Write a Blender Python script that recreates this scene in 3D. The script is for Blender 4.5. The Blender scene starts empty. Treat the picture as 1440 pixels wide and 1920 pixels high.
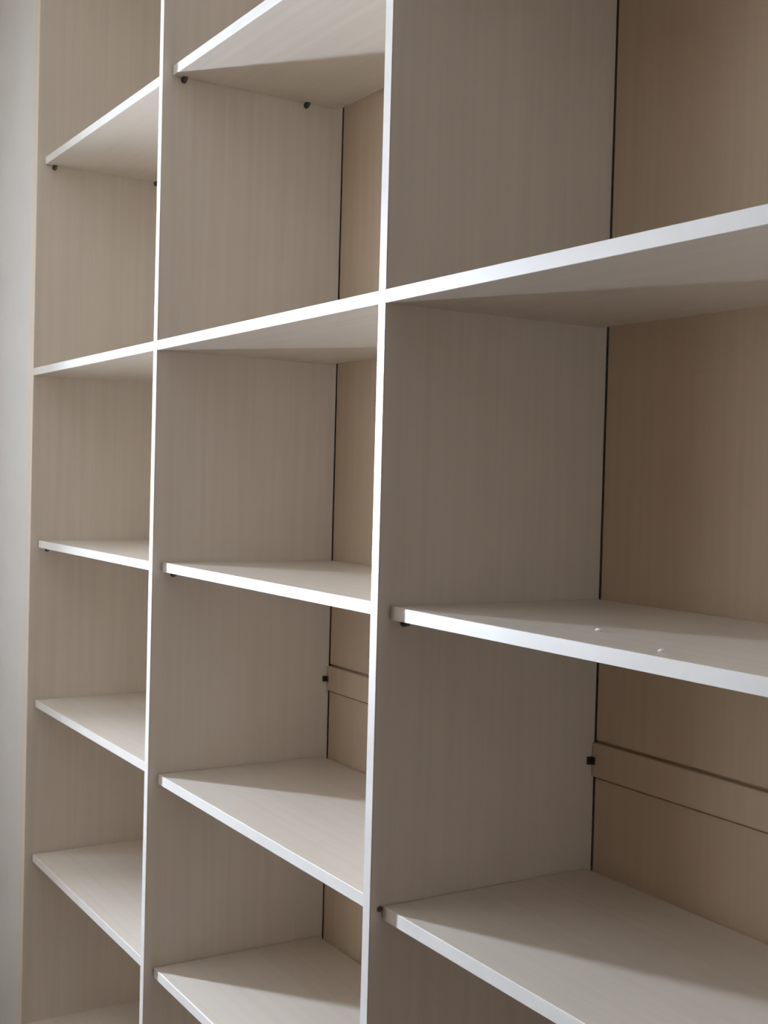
import bpy, bmesh, math, random
from mathutils import Matrix, Vector

random.seed(7)
scene = bpy.context.scene
C = scene.collection
FZ = 1.47                                   # camera-fit datum sits this far above the floor

# ------------------------------------------------------------------ camera
YAW, PITCH, ROLL, F_PX = 1.01479, -0.02519, 0.02618, 2310.25
cam_d = bpy.data.cameras.new('camera')
cam = bpy.data.objects.new('camera', cam_d)
C.objects.link(cam)
fw = Vector((-math.sin(YAW) * math.cos(PITCH), math.cos(YAW) * math.cos(PITCH), math.sin(PITCH)))
rt = Vector((math.cos(YAW), math.sin(YAW), 0))
up = rt.cross(fw)
r2 = rt * math.cos(ROLL) + up * math.sin(ROLL)
u2 = -rt * math.sin(ROLL) + up * math.cos(ROLL)
m = Matrix((r2, u2, -fw)).transposed().to_4x4()
m.translation = Vector((1.50663, -0.88115, 0.02872 + FZ))
cam.matrix_world = m
cam_d.sensor_fit = 'HORIZONTAL'
cam_d.sensor_width = 36.0
cam_d.lens = F_PX * 36.0 / 1440.0
cam_d.clip_start = 0.02
scene.camera = cam

# ------------------------------------------------------------------ sky, daylight, exposure
world = bpy.data.worlds.new('daylight')
scene.world = world
world.use_nodes = True
bg = world.node_tree.nodes['Background']
bg.inputs['Color'].default_value = (0.77, 0.87, 1.0, 1)
bg.inputs['Strength'].default_value = 250.0
WIN_X, WIN_Y0, WIN_Y1, WIN_Z0, WIN_Z1 = -2.15, -1.295, -1.03, 1.10, 2.08
pl = bpy.data.lights.new('window_daylight', 'AREA')          # sampling portal in the window opening
pl.shape = 'RECTANGLE'
pl.size = WIN_Z1 - WIN_Z0
pl.size_y = WIN_Y1 - WIN_Y0
pl.cycles.is_portal = True
po = bpy.data.objects.new('window_daylight', pl)
C.objects.link(po)
po.location = (WIN_X - 0.165, (WIN_Y0 + WIN_Y1) / 2, (WIN_Z0 + WIN_Z1) / 2)
po.rotation_euler = (0, -math.pi / 2, 0)
scene.view_settings.view_transform = 'Standard'
scene.view_settings.look = 'None'
scene.view_settings.gamma = 1
scene.view_settings.use_curve_mapping = False
scene.view_settings.exposure = 0.0
scene.cycles.max_bounces = 8
scene.cycles.diffuse_bounces = 7
scene.cycles.glossy_bounces = 3
scene.cycles.use_denoising = True
scene.cycles.use_adaptive_sampling = True
scene.cycles.adaptive_threshold = 0.04

# ------------------------------------------------------------------ materials
def mat(name, color, rough=0.5, spec=0.5, metallic=0.0, grain=0.0, axis=None, fine=0.0, coat=0.0):
    """Plain procedural surface; grain streaks run along `axis` in the object's own space."""
    mt = bpy.data.materials.new(name)
    mt.use_nodes = True
    nt = mt.node_tree
    b = nt.nodes['Principled BSDF']
    b.inputs['Base Color'].default_value = (*color, 1)
    b.inputs['Roughness'].default_value = rough
    b.inputs['Specular IOR Level'].default_value = spec
    b.inputs['Metallic'].default_value = metallic
    if coat:
        b.inputs['Coat Weight'].default_value = coat
        b.inputs['Coat Roughness'].default_value = 0.25
    if grain or fine:
        tc = nt.nodes.new('ShaderNodeTexCoord')
        oi = nt.nodes.new('ShaderNodeObjectInfo')
        add = nt.nodes.new('ShaderNodeVectorMath'); add.operation = 'ADD'
        mul = nt.nodes.new('ShaderNodeMath'); mul.operation = 'MULTIPLY'; mul.inputs[1].default_value = 37.0
        nt.links.new(oi.outputs['Random'], mul.inputs[0])
        nt.links.new(tc.outputs['Object'], add.inputs[0])
        nt.links.new(mul.outputs[0], add.inputs[1])
        mp = nt.nodes.new('ShaderNodeMapping')
        sc = [1.0, 1.0, 1.0]
        if axis is not None:
            sc = [60.0, 60.0, 60.0]; sc[axis] = 1.2
        else:
            sc = [14.0] * 3
        mp.inputs['Scale'].default_value = sc
        nt.links.new(add.outputs[0], mp.inputs['Vector'])
        n1 = nt.nodes.new('ShaderNodeTexNoise')
        n1.inputs['Scale'].default_value = 1.0
        n1.inputs['Detail'].default_value = 2.0
        n1.inputs['Roughness'].default_value = 0.65
        nt.links.new(mp.outputs[0], n1.inputs['Vector'])
        ramp = nt.nodes.new('ShaderNodeValToRGB')
        g = grain or fine
        ramp.color_ramp.elements[0].position = 0.30
        ramp.color_ramp.elements[1].position = 0.70
        ramp.color_ramp.elements[0].color = (*[c * (1 - g) for c in color], 1)
        ramp.color_ramp.elements[1].color = (*[min(1, c * (1 + g * 0.6)) for c in color], 1)
        nt.links.new(n1.outputs['Fac'], ramp.inputs['Fac'])
        nt.links.new(ramp.outputs['Color'], b.inputs['Base Color'])
        bp = nt.nodes.new('ShaderNodeBump')
        bp.inputs['Strength'].default_value = 0.06
        bp.inputs['Distance'].default_value = 0.001
        nt.links.new(n1.outputs['Fac'], bp.inputs['Height'])
        nt.links.new(bp.outputs['Normal'], b.inputs['Normal'])
    return mt

MELA = (0.70, 0.65, 0.59)
M_PANEL = mat('melamine_vertical_grain', MELA, 0.42, 0.45, grain=0.045, axis=2)
M_SHELF = mat('melamine_lengthwise_grain', MELA, 0.42, 0.45, grain=0.045, axis=0)
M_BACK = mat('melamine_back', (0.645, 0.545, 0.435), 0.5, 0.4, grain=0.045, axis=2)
M_EDGE = mat('edge_band_white', (0.73, 0.725, 0.715), 0.36, 0.6, fine=0.04)
M_PIN = mat('pin_grey_metal', (0.10, 0.10, 0.10), 0.4, 0.5, metallic=0.4)
M_BRACKET = mat('bracket_dark_plastic', (0.03, 0.026, 0.022), 0.5)
M_CAP = mat('screw_cap_dark', (0.09, 0.08, 0.075), 0.45)
M_WALL = mat('wall_paint_white', (0.78, 0.77, 0.75), 0.55, 0.3, fine=0.02)
M_CEIL = mat('ceiling_paint', (0.70, 0.65, 0.58), 0.8, 0.2, fine=0.02)
M_FLOOR = mat('floor_brown_boards', (0.11, 0.065, 0.035), 0.35, 0.5, fine=0.12)
M_OPP = mat('opposite_wall_brown', (0.15, 0.075, 0.025), 0.6, 0.3, fine=0.05)  # brown chosen so light bounced off unseen walls stays dim and warm
M_CREAM = mat('bounce_wall_cream', (0.76, 0.67, 0.57), 0.6, 0.3, fine=0.02)
M_PIER = mat('pier_paint_grey', (0.68, 0.68, 0.68), 0.5, 0.4, fine=0.02)
M_STRIP = mat('filler_strip_beige', (0.72, 0.65, 0.58), 0.42, 0.45, grain=0.06, axis=2)
M_FRAME = mat('window_frame_white', (0.8, 0.8, 0.8), 0.4)
M_CRUMB = mat('crumb_white', (0.9, 0.88, 0.84), 0.7)

# ------------------------------------------------------------------ helpers
def link(name, bm, material, parent=None, loc=(0, 0, 0), smooth=False):
    me = bpy.data.meshes.new(name)
    bm.normal_update()
    bm.to_mesh(me)
    bm.free()
    me.materials.append(material)
    if smooth:
        for p in me.polygons:
            p.use_smooth = True
    o = bpy.data.objects.new(name, me)
    C.objects.link(o)
    o.location = loc
    if parent is not None:
        o.parent = parent
    return o

def box_bm(dx, dy, dz, bevel=0.0):
    bm = bmesh.new()
    bmesh.ops.create_cube(bm, size=1.0)
    bmesh.ops.scale(bm, vec=(dx, dy, dz), verts=bm.verts)
    if bevel:
        bmesh.ops.bevel(bm, geom=bm.edges[:], offset=bevel, segments=1, affect='EDGES', profile=0.5)
    return bm

def box(name, x0, x1, y0, y1, z0, z1, material, parent=None, bevel=0.0, pz=None):
    """Axis-aligned board. Coordinates are in the room; a parent at `pz` origin shifts the local location."""
    ox, oy, oz = pz or (0, 0, 0)
    return link(name, box_bm(x1 - x0, y1 - y0, z1 - z0, bevel), material, parent,
                ((x0 + x1) / 2 - ox, (y0 + y1) / 2 - oy, (z0 + z1) / 2 - oz))

def tag(o, label=None, cat=None, kind=None, group=None):
    if label: o['label'] = label
    if cat: o['category'] = cat
    if kind: o['kind'] = kind
    if group: o['group'] = group
    return o

# ------------------------------------------------------------------ fitted layout (metres)
T = 0.0185
XL, X1, X2 = -1.59486, -0.77677, 0.06000
X3 = X2 + 0.8368
D = 0.40
SET = 0.020                                  # loose shelves sit back from the front edges
TOP = 1.40 + FZ
PLINTH = 0.075
CEIL = 2.90

# ------------------------------------------------------------------ the room
XR = 2.6
YF = -1.95
YB = 0.425
tag(box('floor', WIN_X, XR, YF, YB, -0.08, 0.0, M_FLOOR), 'brown wooden floor below the shelving unit', 'floor', 'structure')
tag(box('ceiling', WIN_X, XR, YF, YB, CEIL, CEIL + 0.08, M_CEIL), 'plain cream ceiling above the shelving unit', 'ceiling', 'structure')
tag(box('wall_back', WIN_X, XR, YB, YB + 0.1, 0, CEIL, M_WALL), 'white painted wall behind the shelving unit', 'wall', 'structure')
tag(box('wall_front_cream_bounce', WIN_X, -0.72, YF - 0.1, YF, 0, CEIL, M_CREAM), 'unseen cream wall section added to bounce light onto the shelves', 'wall', 'structure')  # unseen section, made cream to bounce more light into the left bays
tag(box('wall_front_brown_bounce', -0.72, XR, YF - 0.1, YF, 0, CEIL, M_OPP), 'unseen brown wall section added to keep the bounced light dim and warm', 'wall', 'structure')  # unseen section, made brown to keep the right bay dim and warm
tag(box('wall_right', XR, XR + 0.1, YF - 0.1, YB + 0.1, 0, CEIL, M_OPP), 'brown wall at the right end of the room', 'wall', 'structure')

def wall_with_opening(name, x0, x1, ya, yb, za, zb, oy0, oy1, oz0, oz1, material):
    """One wall mesh built of four blocks around a rectangular opening."""
    bm = bmesh.new()
    for (b0, b1, c0, c1) in ((ya, oy0, za, zb), (oy1, yb, za, zb), (oy0, oy1, za, oz0), (oy0, oy1, oz1, zb)):
        r = bmesh.ops.create_cube(bm, size=1.0)
        bmesh.ops.scale(bm, vec=(x1 - x0, b1 - b0, c1 - c0), verts=r['verts'])
        bmesh.ops.translate(bm, vec=((x0 + x1) / 2, (b0 + b1) / 2, (c0 + c1) / 2), verts=r['verts'])
    return link(name, bm, material)

tag(wall_with_opening('wall_left', WIN_X - 0.16, WIN_X, YF - 0.1, YB + 0.1, 0, CEIL,
                      WIN_Y0, WIN_Y1, WIN_Z0, WIN_Z1, M_WALL),
    'white painted end wall with the narrow window', 'wall', 'structure')
# narrow window: frame round the opening
win = bpy.data.objects.new('window_1', None); C.objects.link(win)
win.location = (WIN_X, (WIN_Y0 + WIN_Y1) / 2, WIN_Z0)
tag(win, 'narrow tall window in the end wall left of the shelves', 'window', 'structure')
wp = tuple(win.location)
fr = 0.03
for (y0, y1, z0, z1) in ((WIN_Y0 - fr, WIN_Y0, WIN_Z0 - fr, WIN_Z1 + fr), (WIN_Y1, WIN_Y1 + fr, WIN_Z0 - fr, WIN_Z1 + fr),
                         (WIN_Y0, WIN_Y1, WIN_Z0 - fr, WIN_Z0), (WIN_Y0, WIN_Y1, WIN_Z1, WIN_Z1 + fr)):
    box('window_frame', WIN_X, WIN_X + 0.012, y0, y1, z0, z1, M_FRAME, win, 0.001, wp)

# white pier that closes the recess left of the unit
SW = 0.030                                   # filler strip width
tag(box('wall_pier', WIN_X, XL - T - SW - 0.003, 0.004, YB, 0, CEIL, M_PIER),
    'pale smooth wall strip at the far left beside the shelving', 'wall', 'structure')

# ------------------------------------------------------------------ the shelving unit
UO = (XL, 0.0, 0.0)
unit = bpy.data.objects.new('shelving_unit', None); C.objects.link(unit)
unit.location = UO
tag(unit, 'tall empty built-in beige melamine shelving unit with white front edges', 'shelving')

EB = 0.0012
def upright(name, x, band=None):
    p = box(name, x, x + T, EB, 0.399, 0.0, TOP, M_PANEL, unit, 0.0006, UO)
    e = link('edge_band', box_bm(T, EB, TOP, 0.0004), band or M_EDGE, p, (0, -(0.399 - EB) / 2 - EB / 2, 0))
    tag(e, 'beige front edge band' if band else 'glossy white front edge band')
    return p

end_l = upright('end_panel', XL - T, M_STRIP)
div_1 = upright('divider_panel', X1)
div_2 = upright('divider_panel', X2)
end_r = upright('end_panel', X3)
tag(box('filler_strip', XL - T - SW - 0.002, XL - T - 0.001, 0.002, 0.05, 0.0, TOP, M_STRIP, unit, 0.0008, UO),
    'narrow beige filler strip beside the wall')

def pin_bm():
    """Shelf support: peg, collar and a small flat spoon under the board. Axis along +x from the panel."""
    bm = bmesh.new()
    def cyl(r, x0, x1, seg=10):
        rr = bmesh.ops.create_cone(bm, cap_ends=True, segments=seg, radius1=r, radius2=r, depth=x1 - x0)
        bmesh.ops.rotate(bm, verts=rr['verts'], cent=(0, 0, 0), matrix=Matrix.Rotation(math.pi / 2, 3, 'Y'))
        bmesh.ops.translate(bm, verts=rr['verts'], vec=((x0 + x1) / 2, 0, 0))
    cyl(0.0058, 0.0, 0.002)
    cyl(0.0038, 0.002, 0.011)
    r = bmesh.ops.create_cube(bm, size=1.0)
    bmesh.ops.scale(bm, vec=(0.010, 0.009, 0.0018), verts=r['verts'])
    bmesh.ops.translate(bm, vec=(0.006, 0, 0.0042), verts=r['verts'])
    return bm

_pin_me = bpy.data.meshes.new('shelf_pin')
_b = pin_bm(); _b.to_mesh(_pin_me); _b.free(); _pin_me.materials.append(M_PIN)

def shelf(x0, x1, z, loose):
    gap = 0.002 if loose else 0.0
    y0 = SET if loose else 0.0
    xa, xb, yb = x0 + gap, x1 - gap, D - 0.012
    s = box('shelf', xa, xb, y0 + EB, yb, z, z + T, M_SHELF, unit, 0.0006, UO)
    cy = (y0 + EB + yb) / 2
    e = link('edge_band', box_bm(xb - xa, EB, T, 0.0004), M_EDGE, s, (0, y0 + EB / 2 - cy, 0))
    tag(e, 'glossy white front edge band')
    if loose:
        for sx, px in ((1, x0), (-1, x1)):
            for py in (0.043, 0.312):
                p = bpy.data.objects.new('shelf_pin', _pin_me)
                C.objects.link(p)
                p.parent = s
                p.location = (px - (xa + xb) / 2, py - cy, -T / 2 - 0.0053)
                p.scale = (sx, 1, 1)
                p['label'] = 'small dark shelf pin'
    return s

BAYS = [
    (XL, X1, dict(A=0.79917, B=0.27028, Cc=-0.16203, D=-0.56669, E=-0.96098)),
    (X1 + T, X2, dict(A=0.80026, B=0.27028, Cc=-0.15949, D=-0.57522, E=-0.95801)),
    (X2 + T, X3, dict(A=0.80026, B=0.27028, Cc=-0.16159, D=-0.57684, E=-0.96000)),
]
RZ0, RZ1 = -0.4165 + FZ, -0.3650 + FZ        # back rail
for bi, (x0, x1, zs) in enumerate(BAYS):
    for k, z in zs.items():
        shelf(x0, x1, z + FZ, k != 'B')
    box('bottom_panel', x0, x1, 0.0 + EB, D - 0.002, PLINTH, PLINTH + T, M_SHELF, unit, 0.0006, UO)
    box('plinth', x0, x1, 0.03, 0.048, 0.0, PLINTH, M_PANEL, unit, 0.0006, UO)
    box('top_panel', x0, x1, 0.0 + EB, D - 0.002, TOP - T, TOP, M_SHELF, unit, 0.0006, UO)
    g = 0.003
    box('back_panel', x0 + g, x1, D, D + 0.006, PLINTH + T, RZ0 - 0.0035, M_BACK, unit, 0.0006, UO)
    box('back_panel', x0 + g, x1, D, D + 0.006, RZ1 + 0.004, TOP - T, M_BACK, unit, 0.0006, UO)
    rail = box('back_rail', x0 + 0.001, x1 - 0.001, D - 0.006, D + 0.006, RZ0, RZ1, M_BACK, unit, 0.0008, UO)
    box('light_block_strip', x0, x1, D + 0.0062, D + 0.0092, RZ0 - 0.02, RZ1 + 0.02, M_BACK, unit, 0.0, UO)  # added behind the rail gaps to block light leaking through
    # dark corner fixing that holds the rail to the upright
    for sx, px in ((1, x0), (-1, x1)):
        bm = bmesh.new()
        r = bmesh.ops.create_cube(bm, size=1.0)
        bmesh.ops.scale(bm, vec=(0.004, 0.010, 0.011), verts=r['verts'])
        bmesh.ops.translate(bm, vec=(0.002, -0.005, 0), verts=r['verts'])
        r = bmesh.ops.create_cube(bm, size=1.0)
        bmesh.ops.scale(bm, vec=(0.008, 0.004, 0.011), verts=r['verts'])
        bmesh.ops.translate(bm, vec=(0.004, -0.002, 0), verts=r['verts'])
        br = link('corner_fixing', bm, M_BRACKET, rail)
        br.location = (px - (x0 + x1) / 2 + sx * 0.0002, -0.0062, -0.392 + FZ - (RZ0 + RZ1) / 2)
        br.scale = (sx, 1, 1)
        br['label'] = 'small dark corner fixing'

# spare peg hole plugs on the divider in front of two lower shelves
def cap(parent, px_local, y, z):
    bm = bmesh.new()
    r = bmesh.ops.create_cone(bm, cap_ends=True, segments=14, radius1=0.0045, radius2=0.0038, depth=0.0012)
    bmesh.ops.rotate(bm, verts=r['verts'], cent=(0, 0, 0), matrix=Matrix.Rotation(math.pi / 2, 3, 'Y'))
    o = link('hole_plug', bm, M_CAP, parent)
    o.location = (T / 2 + 0.0006, y - (EB + 0.399) / 2, z - TOP / 2)
    o['label'] = 'small dark hole plug'
cap(div_2, 0, 0.016, -0.562 + FZ)

# ------------------------------------------------------------------ two white specks lying on the shelf
def crumb(x, y, z, r, label):
    bm = bmesh.new()
    bmesh.ops.create_icosphere(bm, subdivisions=2, radius=r)
    for v in bm.verts:
        k = 1 + random.uniform(-0.22, 0.22)
        v.co = Vector((v.co.x * 1.2 * k, v.co.y * k, max(v.co.z * 0.6 * k, -r * 0.35)))
    o = link('plaster_crumb', bm, M_CRUMB, None, (x, y, z + r * 0.35))
    tag(o, label, 'crumb', group='white crumbs on the right-hand shelf')
zc = -0.16159 + T + FZ
crumb(0.401, 0.111, zc, 0.0038, 'tiny white plaster crumb near the shadow line on the right-hand shelf')
crumb(0.566, 0.051, zc, 0.0034, 'tiny white plaster crumb near the front edge of the right-hand shelf')
